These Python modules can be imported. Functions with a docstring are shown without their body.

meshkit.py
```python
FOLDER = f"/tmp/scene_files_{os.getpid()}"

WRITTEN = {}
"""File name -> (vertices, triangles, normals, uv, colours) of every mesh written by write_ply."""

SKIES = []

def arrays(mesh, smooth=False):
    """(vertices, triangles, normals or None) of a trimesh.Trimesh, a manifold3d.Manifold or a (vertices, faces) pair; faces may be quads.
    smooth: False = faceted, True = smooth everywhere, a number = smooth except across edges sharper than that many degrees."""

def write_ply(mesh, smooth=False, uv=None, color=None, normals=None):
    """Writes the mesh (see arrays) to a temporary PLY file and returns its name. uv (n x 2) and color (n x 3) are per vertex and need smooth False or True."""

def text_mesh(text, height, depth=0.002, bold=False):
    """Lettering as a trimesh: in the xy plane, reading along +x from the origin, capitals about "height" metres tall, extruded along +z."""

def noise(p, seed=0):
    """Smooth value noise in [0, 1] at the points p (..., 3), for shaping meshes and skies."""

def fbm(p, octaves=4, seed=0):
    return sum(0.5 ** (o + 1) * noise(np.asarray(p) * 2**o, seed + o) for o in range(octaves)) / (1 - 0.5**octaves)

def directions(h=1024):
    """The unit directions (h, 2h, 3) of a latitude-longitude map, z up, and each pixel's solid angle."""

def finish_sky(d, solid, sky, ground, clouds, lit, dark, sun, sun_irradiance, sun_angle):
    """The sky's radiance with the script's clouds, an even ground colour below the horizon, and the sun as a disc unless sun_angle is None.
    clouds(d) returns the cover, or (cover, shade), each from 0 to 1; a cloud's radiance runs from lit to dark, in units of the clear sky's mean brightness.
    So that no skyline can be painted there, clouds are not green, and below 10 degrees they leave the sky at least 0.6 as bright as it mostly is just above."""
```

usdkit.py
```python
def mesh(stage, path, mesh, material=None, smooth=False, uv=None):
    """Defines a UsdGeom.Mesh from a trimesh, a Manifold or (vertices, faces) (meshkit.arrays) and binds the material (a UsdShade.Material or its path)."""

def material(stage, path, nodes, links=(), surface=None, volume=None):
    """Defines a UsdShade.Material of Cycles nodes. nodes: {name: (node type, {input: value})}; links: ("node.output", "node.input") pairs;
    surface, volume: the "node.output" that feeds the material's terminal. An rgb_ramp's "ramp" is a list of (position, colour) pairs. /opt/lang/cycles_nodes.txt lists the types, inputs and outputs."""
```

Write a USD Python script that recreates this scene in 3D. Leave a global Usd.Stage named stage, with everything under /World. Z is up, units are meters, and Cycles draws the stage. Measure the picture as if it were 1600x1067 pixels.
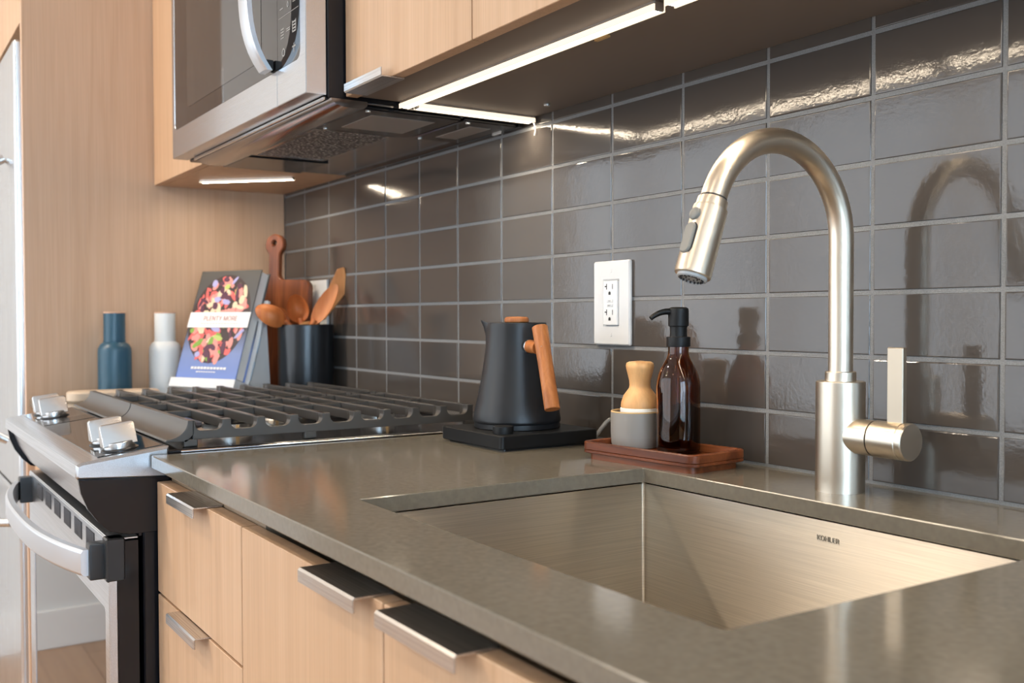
import math, random
import numpy as np, trimesh, usdkit, meshkit
import manifold3d as m3
from pxr import Usd, UsdGeom, UsdLux, UsdShade, Sdf, Gf
from shapely.geometry import Polygon, box as sbox, Point
from shapely import affinity

stage = Usd.Stage.CreateInMemory()
UsdGeom.SetStageUpAxis(stage, UsdGeom.Tokens.z)
UsdGeom.SetStageMetersPerUnit(stage, 1.0)
UsdGeom.Xform.Define(stage, '/World')
rnd = random.Random(7)
PI = math.pi

# ---------------------------------------------------------------- camera
YAW, PITCH, ROLL = .9932, -.0243, -.0023
EYE = (.8933, -.9678, 1.1045)
cy, sy, cp, sp = math.cos(YAW), math.sin(YAW), math.cos(PITCH), math.sin(PITCH)
fw = np.array([-sy * cp, cy * cp, sp]); rt = np.array([cy, sy, 0.]); up = np.cross(rt, fw)
c_, s_ = math.cos(ROLL), math.sin(ROLL)
rt, up = c_ * rt + s_ * up, -s_ * rt + c_ * up
cam = UsdGeom.Camera.Define(stage, '/World/camera')
M = np.eye(4); M[0, :3], M[1, :3], M[2, :3], M[3, :3] = rt, up, -fw, EYE
cam.AddTransformOp().Set(Gf.Matrix4d(M.tolist()))
cam.CreateHorizontalApertureAttr(36.0); cam.CreateVerticalApertureAttr(36.0 * 1067 / 1600)
cam.CreateFocalLengthAttr(1575.15 / 1600 * 36)
cam.CreateClippingRangeAttr(Gf.Vec2f(.02, 100))
cam.CreateFStopAttr(7.0); cam.CreateFocusDistanceAttr(1.25)
EXPOSURE = -0.15
cam.CreateExposureAttr(EXPOSURE)

# ---------------------------------------------------------------- lights
def light(kind, name, pos, direction, color, intensity, **kw):
    L = getattr(UsdLux, kind).Define(stage, '/World/' + name)
    z = -np.array(direction, float); z /= np.linalg.norm(z)
    x = np.cross([0, 0, 1.], z)
    x = np.array([1., 0, 0]) if np.linalg.norm(x) < 1e-6 else x / np.linalg.norm(x)
    y = np.cross(z, x)
    m = np.eye(4); m[0, :3], m[1, :3], m[2, :3], m[3, :3] = x, y, z, pos
    L.AddTransformOp().Set(Gf.Matrix4d(m.tolist()))
    L.CreateColorAttr(Gf.Vec3f(*color)); L.CreateIntensityAttr(intensity)
    for k, v in kw.items(): getattr(L, f'Create{k}Attr')(v)
    return L
sky = UsdLux.DomeLight.Define(stage, '/World/sky'); sky.CreateIntensityAttr(1.1); sky.CreateColorAttr(Gf.Vec3f(.80, .90, 1.))
# daylight behind the window wall across the room and behind the window on the right
light('RectLight', 'daylight_front', (-3.0, -4.3, 1.45), (0, 1, 0), (.98, .98, 1.0), .5, Width=6.6, Height=2.3)
light('RectLight', 'daylight_side', (5.15, -2.0, 1.45), (-1, 0, 0), (.46, .73, 1.0), 9.0, Width=5.0, Height=4.4)
for i, (x, y) in enumerate([(-1.57, -1.8), (-1.61, -2.7), (-1.94, -3.5), (.6, -1.8), (.6, -2.7), (2.6, -1.8), (2.6, -2.7)]):
    light('DiskLight', f'ceiling_can_{i + 1:03d}', (x, y, 2.66), (0, 0, -1), (1, .83, .64), 500 if i < 3 else 110, Radius=.075)
LED_STRENGTH, LED_COLOR = 75.0, (1, .83, .62)

# ---------------------------------------------------------------- materials
def mat(name, nodes, links, surface='p.BSDF'):
    return usdkit.material(stage, '/World/Looks/' + name, nodes, links, surface=surface)
def plain(name, color, rough=.5, metal=0., **kw):
    return mat(name, {'p': ('principled_bsdf', dict(base_color=color, roughness=rough, metallic=metal, **kw))}, [])
def bumped(name, color, rough, scale, strength, dist=.0004, metal=0., stretch=(1, 1, 1), vary=0., **kw):
    c2 = tuple(min(1, c * (1 + vary)) for c in color); c1 = tuple(c * (1 - vary) for c in color)
    return mat(name, {'g': ('geometry', {}), 'm': ('mapping', {'scale': stretch}), 'n': ('noise_texture', {'scale': scale, 'detail': 3}),
                      'r': ('rgb_ramp', {'ramp': [(.25, c1), (.75, c2)]}),
                      'b': ('bump', {'strength': strength, 'distance': dist}),
                      'p': ('principled_bsdf', dict(roughness=rough, metallic=metal, **kw))},
               [('g.position', 'm.vector'), ('m.vector', 'n.vector'), ('n.fac', 'r.fac'), ('r.color', 'p.base_color'),
                ('n.fac', 'b.height'), ('b.normal', 'p.normal')])
def wood(name, dark, mid, lite, rough=.45, along='z', scale=1., bump=.15, coords='geometry', spec=.4):
    st = {'z': (38, 38, 1.3), 'x': (1.6, 38, 38), 'y': (38, 1.6, 38)}[along]
    fi = {'z': (420, 420, 5), 'x': (6, 420, 420), 'y': (420, 6, 420)}[along]
    src, out = (('geometry', 'g.position') if coords == 'geometry' else ('texture_coordinate', 'g.object'))
    return mat(name, {'g': (src, {}), 'm': ('mapping', {'scale': tuple(s * scale for s in st)}),
                      'n': ('noise_texture', {'scale': 1, 'detail': 4, 'roughness': .6, 'distortion': .6}),
                      'm2': ('mapping', {'scale': tuple(s * scale for s in fi)}), 'n2': ('noise_texture', {'scale': 1, 'detail': 2}),
                      'r': ('rgb_ramp', {'ramp': [(.25, dark), (.5, mid), (.75, lite)]}),
                      'r2': ('rgb_ramp', {'ramp': [(.3, (.91, .905, .90)), (.7, (1, 1, 1))]}),
                      'x': ('mix_color', {'blend_type': 'multiply', 'fac': 1.}),
                      'b': ('bump', {'strength': bump, 'distance': .0003}),
                      'p': ('principled_bsdf', {'roughness': rough, 'specular_ior_level': spec})},
               [(out, 'm.vector'), ('m.vector', 'n.vector'), (out, 'm2.vector'), ('m2.vector', 'n2.vector'), ('n.fac', 'r.fac'),
                ('n2.fac', 'r2.fac'), ('r.color', 'x.a'), ('r2.color', 'x.b'), ('x.result', 'p.base_color'), ('n2.fac', 'b.height'), ('b.normal', 'p.normal')])
def brushed(name, color, rough, stretch, aniso=0., tangent=None, vary=.06, rv=.08):
    nodes = {'g': ('geometry', {}), 'm': ('mapping', {'scale': stretch}), 'n': ('noise_texture', {'scale': 1, 'detail': 3}),
             'mr': ('map_range', {'from_min': .25, 'from_max': .75, 'to_min': max(.02, rough - rv), 'to_max': rough + rv}),
             'r': ('rgb_ramp', {'ramp': [(.3, tuple(c * (1 - vary) for c in color)), (.7, tuple(min(1, c * (1 + vary)) for c in color))]}),
             'p': ('principled_bsdf', {'metallic': 1., 'anisotropic': aniso})}
    links = [('g.position', 'm.vector'), ('m.vector', 'n.vector'), ('n.fac', 'mr.value'), ('mr.result', 'p.roughness'), ('n.fac', 'r.fac'), ('r.color', 'p.base_color')]
    if tangent is not None:
        nodes['t'] = ('combine_xyz', {'x': tangent[0], 'y': tangent[1], 'z': tangent[2]}); links.append(('t.vector', 'p.tangent'))
    return mat(name, nodes, links)

OAK = wood('oak_veneer', (.53, .335, .20), (.60, .39, .24), (.65, .435, .28), rough=.42)
OAKS = wood('oak_side_panel', (.55, .355, .225), (.60, .40, .265), (.64, .435, .295), rough=.40)
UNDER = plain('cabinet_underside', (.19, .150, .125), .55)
CARCASS = plain('cabinet_carcass', (.36, .26, .17), .6)
ACACIA = wood('acacia_wood', (.06, .016, .006), (.17, .046, .014), (.32, .10, .031), rough=.38, scale=1.0)
ACACIAX = wood('acacia_tray_wood', (.05, .012, .005), (.17, .044, .014), (.28, .085, .027), rough=.35, along='x')
UTENSIL = wood('utensil_wood', (.34, .085, .020), (.52, .155, .040), (.64, .24, .07), rough=.45, scale=.7)
UTENSIL2 = wood('pale_utensil_wood', (.52, .19, .055), (.64, .27, .085), (.74, .38, .15), rough=.45, scale=.7)
WALNUT = wood('kettle_wood', (.19, .055, .016), (.42, .145, .040), (.58, .23, .072), rough=.42, scale=1.4)
BEECH = wood('beech_wood', (.66, .34, .13), (.74, .41, .17), (.79, .48, .22), rough=.45, scale=.8)
FLOORW = [wood(f'floor_oak_{i}', *[tuple(c * k for c in b) for b in ((.30, .18, .10), (.38, .235, .14), (.43, .28, .17))], rough=.35, along='x', scale=.5) for i, k in enumerate((.85, 1., 1.1))]
STEEL = brushed('stainless_steel', (.61, .635, .67), .30, (4, 900, 900), vary=.01, rv=.015)
STEELM = brushed('microwave_steel', (.59, .62, .66), .20, (4, 900, 900), vary=.01, rv=.015)
BARST = plain('satin_bar_steel', (.63, .655, .69), .38, 1.)
STEELV = brushed('stainless_steel_upright', (.66, .67, .68), .26, (900, 900, 4), vary=.02, rv=.03)
HANDLE = brushed('satin_nickel_pull', (.60, .57, .54), .30, (4, 900, 900), vary=.02, rv=.03)
POLISH = brushed('polished_steel', (.66, .66, .67), .13, (10, 10, 10), rv=.02)
DARKST = plain('dark_polished_steel', (.34, .33, .33), .16, 1.)
SATIN = plain('satin_knob_steel', (.72, .72, .72), .22, 1.)
NICKEL = plain('champagne_nickel', (.70, .62, .51), .34, 1.)
NICKELA = NICKEL
SINKM = brushed('sink_steel', (.66, .60, .51), .42, (8, 8, 900), aniso=1.0, tangent=(0, 0, 1), rv=.03, vary=.10)
SINKF = brushed('sink_floor_steel', (.60, .51, .40), .30, (5, 900, 5), rv=.03, vary=.03)
COUNTER = bumped('quartz_counter', (.178, .158, .124), .12, 150, .015, vary=.10, specular_ior_level=.6)
TILE = [mat(f'grey_tile_glaze_{i}', {'g': ('geometry', {}), 'n': ('noise_texture', {'scale': 34, 'detail': 1.5}), 'n2': ('noise_texture', {'scale': 200, 'detail': 2}),
        'b': ('bump', {'strength': .22, 'distance': .0008}), 'b2': ('bump', {'strength': .22, 'distance': .0005}),
        'p': ('principled_bsdf', {'base_color': c, 'roughness': .10, 'specular_ior_level': .62})},
        [('g.position', 'n.vector'), ('g.position', 'n2.vector'), ('n.fac', 'b.height'), ('n2.fac', 'b2.height'), ('b.normal', 'b2.normal'), ('b2.normal', 'p.normal')])
        for i, c in enumerate([(.073, .063, .056), (.078, .067, .059), (.069, .060, .054)])]
GROUT = bumped('grey_grout', (.21, .215, .22), .85, 900, .5, dist=.0006, vary=.25)
PAINT = plain('wall_paint', (.74, .74, .73), .6)
WHITE = plain('white_trim_paint', (.82, .82, .81), .35)
CEIL = plain('ceiling_paint', (.80, .79, .77), .8)
BLACKM = plain('matte_black', (.006, .0065, .007), .46, specular_ior_level=.3)
BLACKP = plain('black_plastic', (.016, .016, .017), .32)
BLACKE = plain('black_enamel', (.009, .009, .011), .14, specular_ior_level=.38)
BLKGLASS = plain('black_glass', (.012, .012, .013), .03, specular_ior_level=.85)
DOORGLASS = plain('microwave_glass', (.035, .032, .03), .04, specular_ior_level=.8)
IRON = mat('cast_iron', {'v': ('bevel', {'samples': 4, 'radius': .0022}), 'p': ('principled_bsdf', {'base_color': (.055, .050, .045), 'roughness': .34, 'specular_ior_level': .75})}, [('v.bevel', 'p.normal')])
KETTLE = plain('kettle_black', (.008, .009, .011), .36, specular_ior_level=.42)
CROCK = plain('crock_black', (.008, .010, .013), .24, specular_ior_level=.5)
NAVY = plain('slate_blue_grinder', (.024, .082, .130), .34)
PALE = plain('pale_grinder', (.80, .82, .82), .4)
COPPER = plain('copper_lid', (.62, .38, .26), .4)
WHITEP = plain('white_plastic', (.66, .675, .69), .28)
WHITED = plain('white_device_plastic', (.72, .735, .75), .25)
SLOT = plain('dark_slot', (.02, .02, .022), .6)
GREYBTN = plain('grey_rubber_button', (.20, .20, .185), .42)
CERAM = plain('grey_ceramic', (.27, .255, .235), .5)
RAW = plain('raw_clay_rim', (.62, .42, .20), .7)
BRISTLE = plain('white_bristle', (.86, .84, .80), .7)
STONE = bumped('pale_stoneware', (.62, .50, .38), .45, 30, .05, vary=.08)
AMBER = mat('amber_glass', {'p': ('principled_bsdf', {'base_color': (.36, .125, .018), 'roughness': .015, 'transmission_weight': 1., 'ior': 1.5})}, [])
SOAP = mat('amber_soap', {'p': ('principled_bsdf', {'base_color': (.03, .009, .003), 'roughness': .1, 'specular_ior_level': .3})}, [])
MESHF = mat('aluminium_filter_mesh', {'g': ('geometry', {}), 'n': ('voronoi_texture', {'scale': 150}), 'r': ('rgb_ramp', {'ramp': [(.15, (.95, .92, .90)), (.45, (.09, .085, .08))]}),
             'b': ('bump', {'strength': 1., 'distance': .004, 'invert': True}), 'p': ('principled_bsdf', {'metallic': .2, 'roughness': .38})},
            [('g.position', 'n.vector'), ('n.distance', 'r.fac'), ('r.color', 'p.base_color'), ('n.distance', 'b.height'), ('b.normal', 'p.normal')])
LEDS = mat('led_frosted_side', {'e': ('emission', {'color': LED_COLOR, 'strength': 1.6})}, [], 'e.emission')
LEDB = mat('led_diffuser_bright', {'e': ('emission', {'color': LED_COLOR, 'strength': LED_STRENGTH * 1.5})}, [], 'e.emission')
LEVER = plain('champagne_nickel_satin', (.50, .43, .34), .42, 1.)
LED = mat('led_diffuser', {'e': ('emission', {'color': LED_COLOR, 'strength': LED_STRENGTH})}, [], 'e.emission')
ALU = plain('aluminium_channel', (.75, .74, .72), .3, 1.)
PANE = mat('window_glass', {'t': ('transparent_bsdf', {}), 'g': ('glossy_bsdf', {'roughness': 0.}), 'x': ('mix_closure', {'fac': .05})},
           [('t.BSDF', 'x.closure1'), ('g.BSDF', 'x.closure2')], 'x.closure')
PRINT = plain('pale_print', (.34, .34, .33), .5)
INK = plain('black_ink', (.02, .02, .02), .5)
MARK = plain('engraved_mark', (.34, .31, .26), .6)
PAPER = plain('paper_pages', (.80, .79, .76), .7)
COVER = mat('book_cover_print', {'t': ('texture_coordinate', {}), 's': ('separate_xyz', {}), 'mr': ('map_range', {'from_min': .0, 'from_max': .27}),
             'r': ('rgb_ramp', {'ramp': [(0, (.16, .24, .55)), (.22, (.20, .26, .48)), (.42, (.10, .10, .11)), (1, (.085, .08, .07))]}),
             'p': ('principled_bsdf', {'roughness': .25})}, [('t.object', 's.vector'), ('s.z', 'mr.value'), ('mr.result', 'r.fac'), ('r.color', 'p.base_color')])
FOOD = [plain('print_' + n, c, .3) for n, c in dict(coral=(.75, .13, .12), pink=(.80, .30, .26), cream=(.80, .62, .42), leaf=(.22, .38, .06), lime=(.48, .58, .16),
        lilac=(.42, .40, .66), plum=(.10, .03, .06), dark=(.05, .03, .03))  .items()]
BAND = plain('cover_band_white', (.86, .83, .80), .35)
BLUECARD = plain('pale_blue_edge', (.45, .56, .68), .4)

# ---------------------------------------------------------------- mesh helpers
def T(m, t=(0, 0, 0), rz=0., rx=0., ry=0.):
    m = m.copy()
    for a, ax in ((rx, [1, 0, 0]), (ry, [0, 1, 0]), (rz, [0, 0, 1])):
        if a: m.apply_transform(trimesh.transformations.rotation_matrix(a, ax))
    m.apply_translation(t)
    return m
def cat(*ms): return trimesh.util.concatenate(list(ms))
def tm(v, f): return trimesh.Trimesh(np.asarray(v, float), np.asarray(f, int), process=False)
def fm(mani):
    m = mani.to_mesh(); return tm(m.vert_properties[:, :3], m.tri_verts)
def mf(t):
    t = t.copy(); t.merge_vertices()
    return m3.Manifold(m3.Mesh(np.asarray(t.vertices, np.float32), np.asarray(t.faces, np.uint32)))
def bx(a, b, r=0.0, seg=2):
    """box between corners a and b, edges rounded by r"""
    a, b = np.minimum(a, b).astype(float), np.maximum(a, b).astype(float)
    r = min(r, *(np.abs(b - a) / 2 * .98))
    if r <= 0:
        return T(trimesh.creation.box(b - a), (a + b) / 2)
    pts = []
    for i in np.ndindex(2, 2, 2):
        c = np.where(i, b - r, a + r); s = np.where(i, 1, -1)
        for t in np.linspace(0, PI / 2, seg + 1):
            for p in np.linspace(0, PI / 2, seg + 1):
                pts.append(c + s * r * np.array([math.sin(t) * math.cos(p), math.sin(t) * math.sin(p), math.cos(t)]))
    return trimesh.convex.convex_hull(np.round(np.array(pts), 7))
def lathe(prof, n=48, closed=False):
    p = [(max(r, 0), z) for r, z in prof]
    v, f = [], []
    a = np.linspace(0, 2 * PI, n, endpoint=False)
    for r, z in p: v += [(r * math.cos(t), r * math.sin(t), z) for t in a]
    k = len(p); rng = range(k if closed else k - 1)
    for i in rng:
        A, B = i * n, ((i + 1) % k) * n
        for j in range(n):
            j2 = (j + 1) % n
            if p[i][0] > 1e-9: f.append((A + j, A + j2, B + j2))
            if p[(i + 1) % k][0] > 1e-9: f.append((A + j, B + j2, B + j))
    m = tm(v, f); m.merge_vertices(); return m
def cyl(r, z0, z1, b=.001, n=40):
    b = min(b, r * .5, (z1 - z0) * .45)
    return lathe([(0, z0), (r - b, z0), (r - b * .3, z0 + b * .3), (r, z0 + b), (r, z1 - b), (r - b * .3, z1 - b * .3), (r - b, z1), (0, z1)], n)
def between(m, p, q):
    """moves a mesh standing on z so that z runs from p to q"""
    p, q = np.array(p, float), np.array(q, float); d = (q - p) / np.linalg.norm(q - p)
    m = m.copy(); m.apply_transform(trimesh.geometry.align_vectors([0, 0, 1], d)); m.apply_translation(p); return m
def rod(p, q, r, b=.0008, n=24): return between(cyl(r, 0, float(np.linalg.norm(np.subtract(q, p))), b, n), p, q)
def tube(path, r, n=16, caps=True):
    P = np.array(path, float); R = np.full(len(P), r) if np.ndim(r) == 0 else np.array(r)
    t = np.gradient(P, axis=0); t /= np.linalg.norm(t, axis=1)[:, None]
    u = np.cross(t[0], [0, 0, 1.] if abs(t[0][2]) < .9 else [1., 0, 0]); u /= np.linalg.norm(u)
    v, f = [], []
    for i in range(len(P)):
        u = u - t[i] * (u @ t[i]); u /= np.linalg.norm(u); w = np.cross(t[i], u)
        v += [P[i] + R[i] * (math.cos(a) * u + math.sin(a) * w) for a in np.linspace(0, 2 * PI, n, endpoint=False)]
    for i in range(len(P) - 1):
        for j in range(n):
            a, b = i * n + j, i * n + (j + 1) % n
            f += [(a, b, b + n), (a, b + n, a + n)]
    if caps:
        v += [P[0], P[-1]]; k = len(v) - 2; e = (len(P) - 1) * n
        for j in range(n): f += [(k, (j + 1) % n, j), (k + 1, e + j, e + (j + 1) % n)]
    return tm(v, f)
def spline(pts, n=40):
    from scipy.interpolate import CubicSpline
    P = np.array(pts, float); s = np.r_[0, np.cumsum(np.linalg.norm(np.diff(P, axis=0), axis=1))]
    return CubicSpline(s, P)(np.linspace(0, s[-1], n))
def ext(poly, z0, z1, b=0.):
    """extrude a shapely polygon along z with chamfered rims"""
    if poly.geom_type == 'MultiPolygon': return cat(*[ext(g, z0, z1, b) for g in poly.geoms])
    if b <= 0: return T(trimesh.creation.extrude_polygon(poly, z1 - z0, engine='earcut'), (0, 0, z0))
    def rings(p): return [np.array(p.exterior.coords)[:-1]] + [np.array(i.coords)[:-1] for i in p.interiors]
    import shapely
    poly = shapely.geometry.polygon.orient(poly.simplify(1e-6))
    V, F, off = [], [], 0
    outs = []
    for ring in rings(poly):
        d1 = ring - np.roll(ring, 1, 0); d2 = np.roll(ring, -1, 0) - ring
        n1 = np.c_[-d1[:, 1], d1[:, 0]] / np.linalg.norm(d1, axis=1)[:, None]; n2 = np.c_[-d2[:, 1], d2[:, 0]] / np.linalg.norm(d2, axis=1)[:, None]
        m = n1 + n2; m /= np.maximum((m * m).sum(1, keepdims=True) / 2, .5)
        ins = ring + m * b; k = len(ring)
        L = [np.c_[ins, np.full(k, z0)], np.c_[ring, np.full(k, z0 + b)], np.c_[ring, np.full(k, z1 - b)], np.c_[ins, np.full(k, z1)]]
        for i in range(3):
            for j in range(k):
                a, c = off + i * k + j, off + i * k + (j + 1) % k
                F += [(a, c, c + k), (a, c + k, a + k)]
        V += L; outs.append((ins, off, k)); off += 4 * k
    tri = np.asarray(m3.triangulate([o[0] for o in outs]))
    idx = np.concatenate([o[1] + np.arange(o[2]) for o in outs]); idt = np.concatenate([o[1] + 3 * o[2] + np.arange(o[2]) for o in outs])
    F += [tuple(idx[t][::-1]) for t in tri] + [tuple(idt[t]) for t in tri]
    return tm(np.vstack(V), F)
def rrect(x0, y0, x1, y1, r, seg=6): return sbox(x0 + r, y0 + r, x1 - r, y1 - r).buffer(r, quad_segs=seg)
def swap(m, order):
    """permute the axes (keeps handedness by flipping the faces if needed)"""
    m = m.copy(); m.vertices = m.vertices[:, list(order)]
    if np.linalg.det(np.eye(3)[list(order)]) < 0: m.faces = m.faces[:, ::-1]
    return m
def profile_x(poly, x0, x1, b=0.):  # polygon in (y, z), extruded along x
    return swap(ext(poly, x0, x1, b), (2, 0, 1))
def profile_y(poly, y0, y1, b=0.):  # polygon in (x, z), extruded along y
    return swap(ext(poly, y0, y1, b), (0, 2, 1))
def text(s, h, pos, u, v, depth=.0006, bold=False):
    """lettering reading along u with v up, centred on pos"""
    m = meshkit.text_mesh(s, h, depth, bold); c = m.bounds.mean(0); c[2] = 0; m.apply_translation(-c)
    u, v = np.array(u, float), np.array(v, float); u /= np.linalg.norm(u); v /= np.linalg.norm(v)
    R = np.eye(4); R[:3, 0], R[:3, 1], R[:3, 2], R[:3, 3] = u, v, np.cross(u, v), pos
    m.apply_transform(R); return m

# ---------------------------------------------------------------- scene helpers
used = {}
def fresh(parent, name):
    k = used.get((parent, name), 0); used[(parent, name)] = k + 1
    return f'{parent}/{name}' + (f'_{k:03d}' if k else '')
def info(prim, label=None, cat_=None, group=None, kind=None):
    for k, v in (('label', label), ('category', cat_), ('group', group), ('kind', kind)):
        if v: prim.SetCustomDataByKey(k, v)
    return prim
def thing(name, label=None, cat_=None, loc=(0, 0, 0), rz=0., group=None, kind=None):
    x = UsdGeom.Xform.Define(stage, fresh('/World', name)); x.AddTranslateOp().Set(Gf.Vec3d(*loc))
    if rz: x.AddRotateZOp().Set(math.degrees(rz))
    return info(x.GetPrim(), label, cat_, group, kind)
def part(par, name, mesh, m, smooth=35, label=None, local=False):
    """a mesh under a thing or part; world coordinates unless local (the thing's own frame)"""
    p = str(par.GetPath()) if par is not None else '/World'
    mesh = mesh.copy()
    if par is not None and not local:
        w = np.array(UsdGeom.XformCache().GetLocalToWorldTransform(par)).T
        mesh.apply_transform(np.linalg.inv(w))
    g = usdkit.mesh(stage, fresh(p, name), mesh, m, smooth=smooth)
    return info(g.GetPrim(), label)
def struct(name, mesh, m, label=None, smooth=False):
    return info(part(None, name, mesh, m, smooth), label, None, None, 'structure')

# ================================================================ the room
ZC, ZU = .914, 1.444             # counter top, underside of the wall cabinets
XL, XR, YF = -6.6, 5.0, -4.0     # left wall, right wall, wall across the room
XP = -1.7055                     # face of the tall oak panel beside the range
fl = thing('floor', 'oak plank floor of the kitchen', kind='structure')
n = 22
for i in range(n):
    y0 = YF + i * (-YF + .1) / n
    cuts = sorted([XL, XR] + [XL + 1.2 + rnd.random() * 2 + 2.4 * k for k in range(4)])
    for a, b in zip(cuts[:-1], cuts[1:]):
        part(fl, 'plank', bx((a + .0008, y0 + .0008, -.02), (b - .0008, y0 + (-YF + .1) / n - .0008, 0), .001, 1), FLOORW[rnd.randrange(3)])
struct('ceiling', bx((XL, YF, 2.7), (XR, .1, 2.8)), CEIL, 'white ceiling above the kitchen')
struct('wall_left', bx((-2.86, -1.75, 0), (-2.76, .0, 2.7)), PAINT, 'light painted wall beside the refrigerator')
struct('wall_far', bx((XL - .1, YF, 0), (XL, .1, 2.7)), PAINT, 'light painted wall at the far end of the room')
def holed(axis, lo, hi, z0, z1, hole):
    p = sbox(lo, z0, hi, z1).difference(sbox(*hole))
    return p
struct('wall_front', profile_y(holed(0, XL, XR, 0, 2.7, (-6.3, .35, .3, 2.5)), YF - .1, YF), PAINT, 'painted wall across the room around the large window')
struct('wall_right', profile_x(holed(1, YF, .1, 0, 2.7, (-3.3, .35, -.7, 2.5)), XR, XR + .1), PAINT, 'painted wall around the side window')
def window(name, axis, at, lo, hi, n, label):
    w = thing(name, label, kind='structure')
    z0, z1, t = .35, 2.5, .05
    P = profile_y if axis == 0 else profile_x
    fr = sbox(lo, z0, hi, z1)
    step = (hi - lo) / n
    for i in range(n):
        fr = fr.difference(sbox(lo + i * step + t, z0 + t, lo + (i + 1) * step - t, z1 - t))
    part(w, 'window_frame', P(fr, at - .08, at - .02) if axis == 0 else P(fr, at + .02, at + .08), WHITE)
    for i in range(n):
        q = sbox(lo + i * step + t, z0 + t, lo + (i + 1) * step - t, z1 - t)
        part(w, 'pane', P(q, at - .053, at - .047) if axis == 0 else P(q, at + .047, at + .053), PANE, False)
window('window_1', 0, YF, -6.3, .3, 5, 'wide window across the room')
window('window_2', 1, XR, -3.3, -.7, 2, 'side window on the right')
struct('baseboard_left', bx((-2.76, -1.75, 0), (-2.745, -.002, .13), .003), WHITE, 'white baseboard along the left wall')
struct('baseboard_front', bx((XL, YF, 0), (XR, YF + .015, .13), .003), WHITE, 'white baseboard across the room')

# ---- tiled back wall
W, H, Z0, GR = .1562, .0734, 1.4249, .0054
wb = thing('wall_back', 'kitchen wall behind the counter with stacked grey tiles in light grey grout', kind='structure')
part(wb, 'wall_body', cat(bx((XL, .0085, 0), (XR, .1, 2.7)), ), PAINT, False)
part(wb, 'grout', bx((XP, .0014, .86), (2.2, .0085, 1.60)), GROUT, False, label='light grey grout bed')
def tile(x0, x1, z0, z1):
    b, o = .0016, rnd.uniform(-.00025, .00025)
    rings = []
    for ins, y in ((0, .006), (0, .0011), (b * .3, .0003), (b, 0.)):
        rings.append([(x0 + ins, y, z0 + ins), (x1 - ins, y, z0 + ins), (x1 - ins, y, z1 - ins), (x0 + ins, y, z1 - ins)])
    v = np.array(rings).reshape(-1, 3); v[:, 1] += o
    v[12:, 1] += np.array([rnd.uniform(-.00016, .00016) for _ in range(4)])
    f = []
    for i in range(3):
        for j in range(4):
            a, c = i * 4 + j, i * 4 + (j + 1) % 4
            f += [(a, c, c + 4), (a, c + 4, a + 4)]
    f += [(12, 13, 14), (12, 14, 15)]
    return tm(v, f)
for k in range(-1, 22):
    x0, x1 = (k - 10) * W + GR / 2, (k - 9) * W - GR / 2
    x0 = max(x0, XP + .002)
    for j in range(-1, 8):
        zt, zb = Z0 - j * H - GR / 2, Z0 - (j + 1) * H + GR / 2
        if j == 6: zb = max(zb, ZC + .0035) if x0 > -.545 or x0 < -1.4 else zb
        if j == 7:
            continue
        if j == -1: zt = Z0 + .055
        part(wb, 'tile', tile(x0, x1, zb, zt), TILE[rnd.randrange(3)], 20)

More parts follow.
